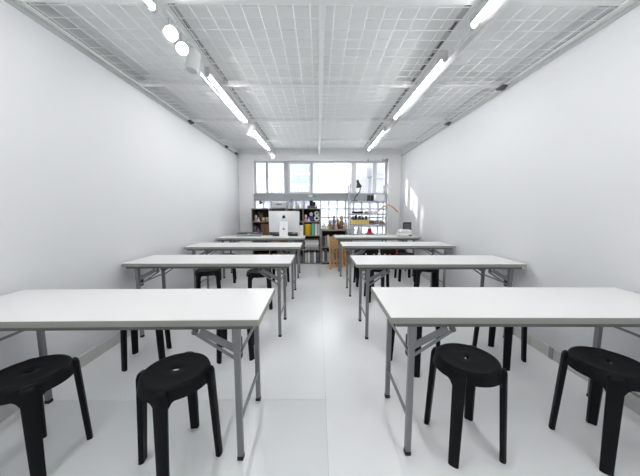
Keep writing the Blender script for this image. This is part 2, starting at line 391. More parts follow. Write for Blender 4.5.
for i, (xi, yf, s, a) in enumerate(TB):
    o = proto if i == 0 else copy_tree(proto)
    # rotate about the inner front corner
    ar = R(a); cx, cy = s*TL/2, TD/2
    o.location = (xi + cx*math.cos(ar)-cy*math.sin(ar), yf + cx*math.sin(ar)+cy*math.cos(ar), 0); o.rotation_euler = (0, 0, ar)
    side = 'computer' if s < 0 else 'printer'
    if i < 6: tag(o, 'white folding table with grey steel legs, %s in the %s-side row' % (TN[i//2], side), 'table', 'folding tables in two rows')
    else: tag(o, ('white folding table carrying the silver computer' if s < 0 else 'white folding table carrying the white printer'), 'table', 'folding tables in two rows')

# ------------------------------------------------------------------ stools
SH, SR = .45, .155
def make_stool():
    t = thing('stool', '', 'stool'); N = 96
    bm = B(); rings = []
    def low(th):                       # lower edge of the skirt dips into each leg
        d = abs((th + PI/4) % (PI/2) - PI/4)*SR
        k = max(0, 1 - max(0, d-.024)/.03); return SH-.052-.045*k*k
    for i in range(N):
        th = 2*PI*i/N; zl = low(th); c, s = math.cos(th), math.sin(th)
        h = 1/math.sqrt((c/.016)**2+(s/.010)**2)
        pr = [(h, SH-.010), (h, SH-.0045), (h+.003, SH-.0035), (.06, SH-.0045), (.112, SH-.0035), (.125, SH-.0008), (.133, SH), (.139, SH-.002), (.1425, SH-.007), (.1455, SH-.016), (.152, SH-.044), (.154, zl), (.149, zl), (.144, SH-.03), (.138, SH-.011)]
        rings.append([bm.verts.new((r*c, r*s, z)) for r, z in pr])
    K = len(rings[0])
    for i in range(N):
        a, b2 = rings[i], rings[(i+1) % N]
        for k in range(K): bm.faces.new((a[k], b2[k], b2[(k+1) % K], a[(k+1) % K]))
    obj('seat', bm, 'stool', t, True)
    # one leg, curved plate flaring out; tongue on the rim at its head
    def leg(bm):
        prof = []
        zs = [SH-.006, SH-.011, SH-.026, SH-.06, SH-.10, .25, .12, 0]
        for z in zs:
            f = (SH-z)/SH
            ro = .1655 + .0225*f; wd = .028 - .006*f; th = .030 - .004*f
            if z > SH-.008: wd *= .6; ro -= .010
            elif z > SH-.014: wd *= .85; ro -= .004
            ring = []
            for y in (-1, -.6, 0, .6, 1): ring.append((ro - .0035*abs(y)**2 - (.003 if abs(y) == 1 else 0), y*wd))
            for y in (1, .75, 0, -.75, -1): ring.append((ro - th*(.7 if abs(y) == 1 else 1), y*wd*.98))
            if z > SH-.05: ring = ring[:5] + [(.1440, y) for _, y in ring[5:]]
            prof.append([bm.verts.new((x, y, z)) for x, y in ring])
        n = 10
        for a, b2 in zip(prof, prof[1:]):
            for k in range(n): bm.faces.new((a[k], a[(k+1) % n], b2[(k+1) % n], b2[k]))
        bm.faces.new(prof[0]); bm.faces.new(prof[-1][::-1])
    l0 = mk('leg', 'stool', t, leg, True)
    for k in (1, 2, 3):
        o = l0.copy(); COL.objects.link(o); o.rotation_euler = (0, 0, k*PI/2)
    return t
ST = [(-1.31, 1.117, 46, 0, 'c', 'w'), (-.654, 1.13, 6, 0, 'c', 'a'), (.738, 1.214, 50, 0, 'p', 'a'), (1.405, 1.177, 51, 0, 'p', 'w'),
      (-1.351, 1.966, 64, 1, 'c', 'w'), (-.667, 2.045, 55, 1, 'c', 'a'), (.742, 1.894, 75, 1, 'p', 'a'), (1.443, 1.963, 72, 1, 'p', 'w'),
      (-1.36, 3.16, 68, 2, 'c', 'w'), (-.71, 3.08, 59, 2, 'c', 'a'), (.77, 3.34, 47, 2, 'p', 'a'), (1.42, 3.33, 30, 2, 'p', 'w'),
      (-1.50, 4.2, 60, 3, 'c', 'w'), (-.62, 4.06, 40, 3, 'c', 'a'), (.72, 4.02, 47, 3, 'p', 'a'), (1.465, 4.30, 45, 3, 'p', 'w')]
RN = ['fourth', 'third', 'second', 'first']
sp = make_stool()
for i, (x, y, a, rw, sd_, ps) in enumerate(ST):
    o = sp if i == 0 else copy_tree(sp)
    o.location = (x, y, 0); o.rotation_euler = (0, 0, R(a))
    tag(o, 'round black plastic stool at %s %s-side table from windows, beside the %s' % (RN[rw], 'computer' if sd_ == 'c' else 'printer', 'aisle' if ps == 'a' else 'wall'), 'stool', 'black stools at the tables')

# ------------------------------------------------------------------ small-thing builders
def boxthing(name, label, cat, c, s, m, group=None, rz=0, bev=.004):      # c = base centre
    o = mk(name, m, None, lambda b: box(b, (0, 0, s[2]/2), s, bev=bev)); o.location = c; o.rotation_euler = (0, 0, rz); return tag(o, label, cat, group)
def bottle(label, c, h, r, m, cap='white_plastic', group=None, cat='bottle'):
    t = thing('bottle', label, cat, c, 0, group)
    mk('body', m, t, lambda b: lathe(b, [(0, 0), (r*.95, 0), (r, .006), (r, h*.62), (r*.8, h*.74), (r*.42, h*.82), (r*.42, h*.88), (0, h*.88)], seg=14), True)
    mk('cap', cap, t, lambda b: lathe(b, [(0, h*.88), (r*.5, h*.88), (r*.5, h), (0, h)], seg=14), True); return t
def book(label, c, s, m, group, tilt=0, cat='book'):
    t = thing('book', label, cat, c, 0, group); t.rotation_euler = (0, tilt, 0)
    mk('cover', m, t, lambda b: (bx(b, -s[0]/2, -s[0]/2+.003, 0, s[1], 0, s[2]), bx(b, s[0]/2-.003, s[0]/2, 0, s[1], 0, s[2]), bx(b, -s[0]/2+.003, s[0]/2-.003, 0, .004, 0, s[2])))
    mk('pages', 'paper', t, lambda b: bx(b, -s[0]/2+.003, s[0]/2-.003, .004, s[1]-.006, .004, s[2]-.004)); return t
def figurine(label, c, h, m1, m2):
    t = thing('figurine', label, 'figurine', c, 0, 'small figures on the shelves'); r = h*.26
    mk('body', m1, t, lambda b: lathe(b, [(0, 0), (r, 0), (r*1.05, h*.15), (r*.8, h*.45), (r*.4, h*.6), (0, h*.62)], seg=14), True)
    mk('head', m2, t, lambda b: lathe(b, [(0, h*.56), (r*.5, h*.6), (r*.78, h*.76), (r*.5, h*.94), (0, h)], seg=14), True); return t

# ------------------------------------------------------------------ cubby bookcase under the glass blocks
CY0, CY1 = 5.58, 5.90
X0, X1 = at(252, 220, CY0).x, at(320, 220, CY0).x
CHT = at(280, 208.3, CY0).z
ncol, nrow = 4, 4
cw = (X1-X0)/ncol; chh = CHT/nrow
bc = thing('bookcase', 'dark brown cubby bookcase with grey edges below the glass block window', 'bookcase', (X0, CY0, 0))
PT = .018
for i in range(ncol+1):
    u = mk('upright', 'brown_wood', bc, lambda b: bx(b, i*cw-PT/2, i*cw+PT/2, .004, CY1-CY0-.01, 0, CHT-PT))
    mk('edge_strip', 'grey_wood', u, lambda b: bx(b, i*cw-PT/2, i*cw+PT/2, 0, .004, 0, CHT-PT))
for k in range(nrow):
    for i in range(ncol):
        sh = mk('shelf', 'brown_wood', bc, lambda b: bx(b, i*cw+PT/2, (i+1)*cw-PT/2, .004, CY1-CY0-.01, k*chh+.004, k*chh+.004+PT))
        mk('edge_strip', 'grey_wood', sh, lambda b: bx(b, i*cw+PT/2, (i+1)*cw-PT/2, 0, .004, k*chh+.004, k*chh+.004+PT))
u = mk('top_board', 'brown_wood', bc, lambda b: bx(b, -PT/2, X1-X0+PT/2, .004, CY1-CY0, CHT-PT, CHT))
mk('edge_strip', 'grey_wood', u, lambda b: bx(b, -PT/2, X1-X0+PT/2, 0, .004, CHT-PT, CHT))
mk('back_panel', 'cubby_back', bc, lambda b: bx(b, -PT/2, X1-X0+PT/2, CY1-CY0-.01, CY1-CY0, 0, CHT-PT))
def cub(i, row): return X0 + i*cw + PT/2, (nrow-1-row)*chh + .004 + PT      # left inner x, floor z; row 0 on top
IW = cw-PT
# column 0
x, z = cub(0, 0)
figurine('pink and white figurine in the top cubby by the pillar', (x+.06, CY0+.08, z), .14, 'pink', 'white_plastic')
figurine('small pale figurine next to the pink figurine', (x+.12, CY0+.06, z), .09, 'cream', 'paper')
t = thing('brush_pot', 'brown pot of leaning brushes in the top cubby', 'pot', (x+.17, CY0+.18, z))
mk('pot', 'brown', t, lambda b: lathe(b, [(0, 0), (.034, 0), (.04, .1), (.035, .1), (.03, .01), (0, .01)], seg=14), True)
for k in range(4): mk('brush', 'tan', t, lambda b: tube(b, [(.005*k-.01, 0, .015), (-.08+.03*k, .01*k-.02, .20-.01*k)], .004, 6))
tag(mk('ball', 'tan', None, lambda b: lathe(b, [(0, 0), (.025, .006), (.04, .026), (.044, .045), (.038, .068), (.02, .084), (0, .089)], (x+.225, CY0+.06, z), 16), True), 'tan clay ball in the top cubby', 'ball')
tag(mk('bowl', 'cream', None, lambda b: lathe(b, [(0, 0), (.03, 0), (.05, .05), (.052, .085), (.047, .085), (.043, .05), (.025, .008), (0, .008)], (x+.295, CY0+.17, z), 16), True), 'cream bowl beside the clay ball', 'bowl')
x, z = cub(0, 1)
bottle('purple bottle in the second cubby beside brown boxes', (x+.10, CY0+.08, z), .17, .04, 'purple', 'slate')
boxthing('storage_box', 'tall brown box beside the purple bottle', 'box', (x+.20, CY0+.15, z), (.07, .22, .25), 'brown')
boxthing('storage_box', 'tall tan box against the cubby side, beside brown box', 'box', (x+.285, CY0+.15, z), (.08, .22, .245), 'dark_hanger')
boxthing('storage_box', 'small black box at the pillar end of the bookcase', 'box', (x+.035, CY0+.15, z), (.05, .2, .2), 'charcoal')
# columns 1, 2 (mostly behind the computer)
for i, ms in ((1, ('charcoal', 'brown', 'slate', 'tan', 'grey')), (2, ('black_plastic', 'brown', 'pink', 'grey', 'paper'))):
    for row in (0, 1):
        x, z = cub(i, row)
        for k, m in enumerate(ms):
            book('%s book behind the computer, %s in the %s cubby %s' % (m.replace('_plastic', '').replace('slate', 'bluish'), ORD[k], ('upper', 'lower')[row], ('next to the figurine cubby', 'next to the yellow canister cubby')[i-1]), (x+.035+k*.055, CY0+.03, z), (.045, .2, .2+.012*(k % 3)), m, 'books behind the computer')
    for row in (2, 3):
        x, z = cub(i, row)
        boxthing('storage_box', '%s box in the %s cubby behind the computer table' % (('tan', 'silver')[i-1], ('lower', 'lowest')[row-2]), 'box', (x+.10, CY0+.14, z), (.15, .24, .19), ('tan', 'light_grey')[i-1])
        boxthing('storage_box', '%s box behind the computer table, %s row' % (('orange', 'dark slate')[i-1], ('upper', 'bottom')[row-2]), 'box', (x+.26, CY0+.14, z), (.13, .24, .16), ('orange', 'slate')[i-1])
x, z = cub(0, 2)
boxthing('storage_box', 'charcoal box low in the bookcase by the pillar', 'box', (x+.17, CY0+.14, z), (.28, .24, .2), 'charcoal')
x, z = cub(0, 3)
boxthing('storage_box', 'brown box lowest in the bookcase by the pillar', 'box', (x+.17, CY0+.14, z), (.28, .24, .2), 'brown')
# column 3
x, z = cub(3, 0)
figurine('pink figurine beside the white number eight', (x+.05, CY0+.06, z), .15, 'pink', 'cream')
figurine('small red figurine in front of the pink figurine', (x-.0+.115, CY0+.04, z), .10, 'paper', 'pink')
boxthing('card_sign', 'black card leaning behind the white number eight', 'sign', (x+.24, CY0+.2, z), (.17, .012, .24), 'black_plastic')
t = thing('number_ornament', 'white figure eight ornament in the top cubby', 'ornament', (x+.285, CY0+.08, z))
def ringm(cz, r, rr):
    def f(b):
        n, m_ = 20, 8; vs = [[b.verts.new(((r+rr*math.cos(2*PI*j/m_))*math.cos(2*PI*i/n), rr*math.sin(2*PI*j/m_), cz+(r+rr*math.cos(2*PI*j/m_))*math.sin(2*PI*i/n))) for j in range(m_)] for i in range(n)]
        for i in range(n):
            for j in range(m_): b.faces.new((vs[i][j], vs[(i+1) % n][j], vs[(i+1) % n][(j+1) % m_], vs[i][(j+1) % m_]))
    return f
mk('lower_loop', 'white_plastic', t, ringm(.0635, .044, .0195), True); mk('upper_loop', 'white_plastic', t, ringm(.17, .036, .0185), True)
figurine('white and blue figurine beside the white number eight', (x+.165, CY0+.10, z), .20, 'blue', 'white_plastic')
x, z = cub(3, 1)
t = thing('canister', 'yellow canister in the cubby beside the green binder', 'canister', (x+.085, CY0+.09, z))
mk('body', 'yellow', t, lambda b: lathe(b, [(0, 0), (.072, 0), (.075, .01), (.075, .2), (0, .2)], seg=20), True)
mk('lid', 'yellow', t, lambda b: lathe(b, [(0, .2), (.078, .2), (.078, .235), (.07, .245), (0, .245)], seg=20), True)
book('green binder beside the yellow canister', (x+.205, CY0+.03, z), (.06, .24, .255), 'green', 'binders in the end cubby', cat='binder')
book('white binder beside the green binder', (x+.27, CY0+.03, z), (.05, .24, .25), 'paper', 'binders in the end cubby', cat='binder')
book('grey binder against the bookcase end', (x+.325, CY0+.03, z), (.045, .24, .245), 'light_grey', 'binders in the end cubby', cat='binder')
x, z = cub(3, 2)
for k, m in enumerate(('grey', 'light_grey', 'paper', 'light_grey')):
    boxthing('paper_stack', '%s flat box, %s in the pile below the yellow canister' % (m.replace('_', ' '), ('lowest', 'second', 'third', 'topmost')[k]), 'box', (x+.175+.006*(-1)**k, CY0+.14, z+k*.05), (.30, .25, .048), m, bev=.003)
boxthing('serving_board', 'dark brown board lying on the pile of flat boxes', 'board', (x+.17, CY0+.14, z+.2), (.32, .26, .03), 'brown')
x, z = cub(3, 3)
for k in range(5):
    book('%s binder standing in the lowest end cubby' % ('light grey', 'white', 'grey', 'pale', 'slate')[k], (x+.045+k*.065, CY0+.03, z), (.05, .24, .22+.015*(k % 2)), ('light_grey', 'paper', 'grey', 'white_plastic', 'slate')[k], 'binders in the lowest cubby', cat='binder')
# things on top of the bookcase
zt = CHT
t = thing('clip_lamp', 'small black lamp head on a thin white stem above the bookcase', 'lamp', (at(265, 205, 5.7).x, 5.7, zt))
mk('base', 'white_plastic', t, lambda b: lathe(b, [(0, 0), (.05, 0), (.05, .012), (.01, .02), (0, .02)], seg=16), True)
mk('stem', 'white_plastic', t, lambda b: tube(b, [(0, 0, .015), (.0, 0, .08), (-.03, 0, .135), (-.08, 0, .16), (-.12, 0, .155)], .005, 8), True)
mk('lamp_head', 'black_plastic', t, lambda b: lathe(b, [(0, 0), (.02, .002), (.028, .03), (.045, .065), (.04, .065), (0, .03)], (-.115, 0, .16), 14, Matrix.Rotation(R(150), 3, 'Y')), True)
px0, px1 = at(272, 205, 5.7).x, at(287, 205, 5.7).x
t = thing('printer', 'light grey desktop printer on top of the bookcase', 'printer', ((px0+px1)/2, 5.72, zt)); pw = (px1-px0)/2
mk('body', 'light_grey', t, lambda b: box(b, (0, 0, .065), (pw*2, .26, .11), bev=.012)); 
mk('lid', 'white_plastic', t, lambda b: box(b, (0, 0, .13), (pw*1.9, .25, .018), bev=.006))
mk('output_slot', 'charcoal', t, lambda b: bx(b, -.05, .06, -.134, -.128, .075, .095)); mk('tray', 'grey', t, lambda b: bx(b, -pw*.8, pw*.8, -.15, .1, 0, .011))
t = thing('brush_cup', 'white cup of dark brushes on top of the bookcase', 'cup', (at(291.2, 205, 5.7).x, 5.7, zt))
mk('cup', 'light_grey', t, lambda b: lathe(b, [(0, 0), (.042, 0), (.05, .13), (.045, .13), (.038, .01), (0, .01)], seg=16), True)
for k in range(4): mk('brush', 'charcoal', t, lambda b: tube(b, [(.008*k-.012, .005, .012), (.026*k-.04, .01*(k % 2), .17+.02*(k % 3))], [.005, .009], 6))
bottle('clear white bottle beside the machine on the bookcase', (at(302.5, 205, 5.7).x, 5.7, zt), .17, .025, 'white_plastic')
bottle('small grey bottle on top of the bookcase', (at(298, 205, 5.7).x, 5.72, zt), .12, .028, 'light_grey')
cx_ = at(312.4, 205, 5.7).x
t = thing('coffee_machine', 'black and grey machine with clear hood on the bookcase end', 'machine', (cx_, 5.72, zt))
mk('base', 'charcoal', t, lambda b: box(b, (0, 0, .03), (.22, .22, .06), bev=.01))
mk('body', 'black_plastic', t, lambda b: (box(b, (-.03, .01, .115), (.06, .12, .11), bev=.01), box(b, (.04, .01, .10), (.06, .10, .08), bev=.012)))
mk('column', 'light_grey', t, lambda b: tube(b, [(.0, .07, .06), (.0, .07, .2)], .012, 10))
mk('hood', 'clear_plastic', t, lambda b: (bx(b, -.095, -.091, -.1, .1, .06, .24), bx(b, .091, .095, -.1, .1, .06, .24), bx(b, -.095, .095, -.1, .1, .24, .246)))
mk('gauge', 'light_grey', t, lambda b: bx(b, .05, .09, -.113, -.11, .02, .045))
boxthing('parcel', 'small pale green box on top of the machine hood', 'box', (cx_+.05, 5.72, zt+.246), (.09, .12, .03), 'green')
boxthing('parcel', 'small white box on top of the machine hood', 'box', (cx_-.04, 5.72, zt+.246), (.08, .12, .045), 'white_plastic')

# ------------------------------------------------------------------ second, lower bookcase
DY = 5.55; D0, D1 = at(320.5, 240, DY).x+.015, at(347.5, 240, DY).x; DT = at(333, 229.5, DY).z; DW = D1-D0
bc2 = thing('low_bookcase', 'low grey wood bookcase with dark inside beside the wooden stools', 'bookcase', (D0, DY, 0))
for x in (0, DW-.022): mk('side_panel', 'grey_wood', bc2, lambda b: bx(b, x, x+.022, 0, .3, 0, DT-.03))
mk('top_board', 'grey_wood', bc2, lambda b: bx(b, -.01, DW+.01, -.01, .3, DT-.03, DT))
for z in (.03, .36): mk('shelf', 'grey_wood', bc2, lambda b: bx(b, .022, DW-.022, 0, .29, z, z+.022))
mk('back_panel', 'cubby_back', bc2, lambda b: bx(b, .022, DW-.022, .29, .3, .0, DT-.03))
mk('plinth', 'cubby_back', bc2, lambda b: bx(b, .022, DW-.022, .01, .03, 0, .03))
cols = ['charcoal', 'grey', 'light_grey', 'paper', 'slate', 'light_grey', 'black_plastic', 'grey', 'charcoal', 'brown']
for row, z in enumerate((.382, .052)):
    for k in range(10):
        xx = D0+.05+k*.0515
        if xx > D1-.05: break
        book('%s book, %s from the grey upright, on the %s shelf' % (cols[(k+3*row) % 10].replace('_plastic', '').replace('_', ' '), ORD[k], ('upper', 'bottom')[row]), (xx, DY+.02, z), (.036, .2, .21+.02*((k*7+row) % 3)), cols[(k+3*row) % 10], 'books in the low bookcase')
# figures and bottles on top
zt2 = DT
bottle('olive glass jar on the low bookcase', (at(329.5, 228, DY+.1).x, DY+.1, zt2), .15, .035, 'olive', 'tan')
bottle('white bottle at the end of the low bookcase', (at(324, 228, DY+.1).x, DY+.1, zt2), .14, .035, 'white_plastic')
bottle('tall slate blue bottle on the low bookcase', (at(334, 228, DY+.14).x, DY+.14, zt2), .29, .038, 'slate', 'purple')
figurine('cream and pink figurine in front of the slate bottle', (at(336, 228, DY+.06).x, DY+.05, zt2), .15, 'pink', 'cream')
t = thing('wooden_figure', 'brown wooden figure on the low bookcase', 'figure', (at(341.5, 228, DY+.1).x, DY+.10, zt2))
mk('body', 'dark_hanger', t, lambda b: lathe(b, [(0, 0), (.05, 0), (.062, .06), (.05, .15), (.03, .19), (0, .19)], seg=16), True)
mk('head', 'tan', t, lambda b: lathe(b, [(0, .185), (.03, .2), (.042, .24), (.03, .285), (0, .3)], seg=16), True)
bottle('grey bottle beside the brown wooden figure', (at(345.5, 228, DY+.1).x, DY+.1, zt2), .2, .03, 'light_grey', 'brown')
figurine('brown figurine between the slate bottle and wooden figure', (at(337.6, 228, DY+.24).x, DY+.245, zt2), .22, 'brown', 'tan')
figurine('cream figurine behind the olive jar', (at(330.4, 228, DY+.24).x, DY+.24, zt2), .2, 'cream', 'cream')
figurine('green figurine beside the grey bottle', (at(343.8, 228, DY+.04).x, DY+.03, zt2), .1, 'olive', 'cream')
bottle('small clear white jar beside the olive jar', (at(327, 228, DY+.06).x, DY+.04, zt2), .09, .028, 'paper')

# ------------------------------------------------------------------ folded wooden stools leaning on the low bookcase
def folded(x, y, rz, h, label, tilt):
    t = thing('folding_stool', label, 'stool', (x, y, 0), 0, 'folded wooden stools'); t.rotation_euler = (R(-tilt), 0, rz); W = .15
    for s in (-1, 1):
        mk('outer_leg', 'pale_wood', t, lambda b: bar(b, (s*W, 0, .004), (s*W, 0, h), .028, .034, up=Vector((0, 1, 0)), bev=.004))
        mk('inner_leg', 'pale_wood', t, lambda b: bar(b, (s*(W-.034), .03, .004), (s*(W-.034), .03, h*.9), .026, .030, up=Vector((0, 1, 0)), bev=.004))
    for z in (.16, .42): mk('rung', 'pale_wood', t, lambda b: tube(b, [(-W+.015, 0, z), (W-.015, 0, z)], .011, 8), True)
    for k in range(4): mk('seat_slat', 'pale_wood', t, lambda b: bx(b, -W+.016, W-.016, -.012, .012, h-.05-k*.055, h-.01-k*.055, bev=.003))
X_ = at(336, 262, 5.35).x
for u_, y_, h_, n_ in ((336.5, 5.12, .66, 'first'), (339.5, 5.25, .60, 'second'), (342.5, 5.38, .65, 'third')):
    folded(at(u_, 262, y_).x, y_, R(34), h_, 'folded wooden stool leaning %s in the row before the low bookcase' % n_, 2)

# ------------------------------------------------------------------ wire rack with its things
RY0, RY1 = 5.60, 5.90
K0, K1 = at(348.5, 215, RY0).x+.03, at(386.5, 215, RY0).x
rk = thing('wire_rack', 'white wire shelving rack standing before the glass blocks', 'rack', (0, 0, 0))
zs = [at(365, v, RY0).z for v in (201.0, 213.6, 224.2, 234.6)]; ztop = at(348, 184, RY0).z
zs.append(.12)
for x in (K0, K1):
    for y in (RY0, RY1): mk('post', 'chrome', rk, lambda b: tube(b, [(x, y, 0), (x, y, ztop)], .013, 10), True)
for z in zs:
    sh = mk('shelf', 'chrome', rk, lambda b: [bar(b, p, q, .008, .03) for p, q in (((K0, RY0, z-.015), (K1, RY0, z-.015)), ((K0, RY1, z-.015), (K1, RY1, z-.015)), ((K0, RY0, z-.015), (K0, RY1, z-.015)), ((K1, RY0, z-.015), (K1, RY1, z-.015)))])
    def wires(b):
        for k in range(1, 20): tube(b, [(K0+(K1-K0)*k/20, RY0, z-.003), (K0+(K1-K0)*k/20, RY1, z-.003)], .003, 4)
    mk('shelf_wires', 'chrome', sh, wires)
def rx(u, y=RY0+.1): return at(u, 210, y).x
RYm = RY0+.1
# desk lamp
t = thing('desk_lamp', 'black gooseneck desk lamp on the top rack shelf', 'lamp', (rx(354.5), RYm, zs[0]))
mk('base', 'black_plastic', t, lambda b: lathe(b, [(0, 0), (.075, 0), (.075, .012), (.02, .022), (0, .024)], seg=18), True)
mk('neck', 'black_plastic', t, lambda b: tube(b, [(0, 0, .015), (0.005, 0, .07), (.05, 0, .13), (.10, 0, .19), (.118, 0, .25), (.115, 0, .31)], .011, 8), True)
mk('shade', 'black_plastic', t, lambda b: lathe(b, [(0, .17), (.024, .168), (.03, .13), (.028, .105), (.062, .02), (.064, 0), (.058, 0), (.024, .1), (0, .11)], (.095, 0, .29), 18, Matrix.Rotation(R(-14), 3, 'Y')), True)
for u in (368.3, 371.9): 
    t = thing('black_can', 'short black cylinder, one of a pair on the top rack shelf', 'canister', (rx(u), RYm, zs[0]), 0, 'pair of black cylinders')
    mk('body', 'black_plastic', t, lambda b: lathe(b, [(0, 0), (.034, 0), (.036, .004), (.036, .12), (.033, .125), (0, .125)], seg=18), True)
    mk('band', 'black_plastic', t, lambda b: lathe(b, [(.0362, .05), (.0372, .052), (.0372, .064), (.0362, .066)], seg=18), True)
boxthing('small_case', 'small dark grey case by the lamp on the top rack shelf', 'case', (rx(362.5), RYm, zs[0]), (.10, .08, .022), 'grey')
boxthing('white_case', 'white box at the end of the top rack shelf', 'box', (rx(379.5), RYm+.05, zs[0]), (.20, .18, .14), 'white_plastic')
# second shelf
t = thing('flat_player', 'flat black device on the second rack shelf', 'device', (rx(357.5), RYm, zs[1]))
mk('body', 'black_plastic', t, lambda b: box(b, (0, 0, .028), (.24, .16, .04), bev=.006)); mk('foot_strip', 'grey', t, lambda b: bx(b, -.11, .11, -.07, .07, 0, .01))
for k, (u, wd, m) in enumerate(((366.5, .10, 'olive'), (371, .08, 'light_grey'), (376, .12, 'light_grey'))):
    t = thing('tape_bundle', '%s bundle of tools on the second rack shelf, %s the black device' % (m.replace('_', ' '), ('next to', 'second from', 'farthest from')[k]), 'tools', (rx(u), RYm, zs[1]))
    mk('roll', m, t, lambda b: lathe(b, [(0, 0), (wd*.45, 0), (wd*.5, .02), (wd*.4, .045), (0, .05)], seg=14), True)
    mk('strap', 'white_plastic', t, lambda b: box(b, (0, 0, .03), (wd*.9, .03, .05), bev=.006))
# third shelf: tray of black things, wooden hangers
t = thing('tray', 'pale yellow tray on the third rack shelf', 'tray', (rx(359.3), RYm, zs[2]))
TW = (rx(369)-rx(351))/2
mk('bottom', 'pale_yellow', t, lambda b: bx(b, -TW, TW, -.09, .09, 0, .01))
for s in (-1, 1):
    mk('long_side', 'pale_yellow', t, lambda b: bx(b, -TW, TW, s*.09, s*.1, 0, .095)); mk('short_side', 'pale_yellow', t, lambda b: bx(b, s*TW, s*(TW-.01), -.09, .09, .01, .095))
for k, (dx, h) in enumerate(((-.145, .15), (-.072, .185), (.002, .175), (.076, .15), (.148, .17))):
    t = thing('black_clamp', 'black spring clamp heaped in the pale yellow tray', 'clamp', (rx(359.3)+dx, RYm-.02+.02*(k % 2), zs[2]+.01), .5*k, 'black clamps in the yellow tray')
    mk('jaw', 'black_plastic', t, lambda b: lathe(b, [(0, 0), (.03, 0), (.036, h*.6), (.03, h*.85), (.012, h), (0, h)], seg=10), True)
    mk('handle', 'black_plastic', t, lambda b: tube(b, [(0, 0, h*.8), (.022, 0, h*.97)], .011, 8), True)
def hanger(name, label, c, m, wd, rot, group=None, th=.014):
    t = thing(name, label, 'hanger', c, 0, group); t.rotation_euler = rot
    for s in (-1, 1): mk('arm', m, t, lambda b: [bar(b, (s*a[0]*wd, 0, a[1]), (s*e[0]*wd, 0, e[1]), .014, .026, bev=.003) for a, e in (((0, 0), (.25, -.055)), ((.25, -.055), (.5, -.15)))])
    mk('hook', 'chrome', t, lambda b: tube(b, [(0, 0, 0), (0, 0, .03), (.015, 0, .05), (.0, 0, .075), (-.018, 0, .06)], .0025, 6), True)
    return t
for k in range(5):
    hanger('clothes_hanger', 'dark brown wooden hanger in the pile on the third rack shelf', (rx(378), RYm-.06, zs[2]+.010+k*.0155), 'dark_hanger', .37-.02*k, (R(90), 0, R(4*k-4)), 'pile of brown hangers')
hanger('clothes_hanger', 'light orange wooden hanger hung on the rack post', (at(388.3, 204.6, RY0-.03).x, RY0-.03, at(388, 204.6, RY0-.03).z), 'hanger_wood', .43, (0, R(2), 0))
# fourth shelf: dial, cone, red lamp on a plate
t = thing('dial_clock', 'round clear faced clock on the fourth rack shelf', 'clock', (rx(351.8), RYm, zs[3]))
ry = Matrix.Rotation(R(90), 3, 'X')
mk('rim', 'light_grey', t, lambda b: lathe(b, [(.062, -.015), (.07, -.015), (.07, .015), (.062, .015), (.062, -.015)], (0, 0, .085), 24, ry), True)
mk('face', 'white_plastic', t, lambda b: lathe(b, [(0, -.004), (.062, -.004), (.062, .004), (0, .004)], (0, 0, .085), 24, ry), True)
mk('hand', 'charcoal', t, lambda b: (bar(b, (0, -.006, .085), (.03, -.006, .11), .004, .006), bar(b, (0, -.006, .085), (-.01, -.006, .13), .004, .005)))
mk('foot', 'grey', t, lambda b: bx(b, -.04, .04, -.02, .02, 0, .016))
tag(mk('plaster_cone', 'light_grey', None, lambda b: lathe(b, [(0, 0), (.06, 0), (.06, .008), (.006, .19), (0, .195)], (rx(359), RYm, zs[3]), 20), True), 'pale grey plaster cone on the fourth rack shelf', 'cone')
t = thing('red_lantern', 'red bucket upside down on a grey dish, fourth rack shelf', 'bucket', (rx(370), RYm, zs[3]))
mk('dish', 'grey', t, lambda b: lathe(b, [(0, 0), (.06, 0), (.095, .03), (.09, .034), (.055, .008), (0, .008)], seg=20), True)
mk('bucket', 'red', t, lambda b: lathe(b, [(0, .009), (.05, .009), (.052, .03), (.042, .125), (0, .13)], seg=20), True)
# black crate with bottles at the foot of the rack
CR0, CR1 = K0+.10, at(406, 252, RY0-.28).x
CYc = RY0-.2
t = thing('black_crate', 'long black storage crate on the floor behind the printer table', 'crate', ((CR0+CR1)/2, CYc, 0)); CW = (CR1-CR0)/2; CZ = .36
mk('bottom', 'black_plastic', t, lambda b: bx(b, -CW, CW, -.13, .13, 0, .02))
mk('back_side', 'black_plastic', t, lambda b: bx(b, -CW, CW, .115, .13, .02, CZ)); mk('front_side', 'black_plastic', t, lambda b: bx(b, -CW, CW, -.13, -.115, .02, CZ-.13))
for s in (-1, 1): mk('end_side', 'black_plastic', t, lambda b: bx(b, s*CW, s*(CW-.012), -.115, .115, .02, CZ))
ccx = (CR0+CR1)/2
for k, (u, h, m, cap, lab) in enumerate(((366, .25, 'light_grey', 'white_plastic', 'pale grey'), (374, .24, 'tan', 'tan', 'tan'), (379.3, .34, 'white_plastic', 'white_plastic', 'tall white'), (385, .24, 'orange', 'tan', 'orange'), (390, .245, 'tan', 'orange', 'tan orange capped'), (396.8, .33, 'red', 'red', 'red'), (401.5, .28, 'brown', 'pink', 'brown'))):
    bottle('%s bottle standing in the long black crate' % lab, (at(u, 250, CYc-.04).x, CYc-.04, .02), h, .034, m, cap, 'bottles in the black crate')

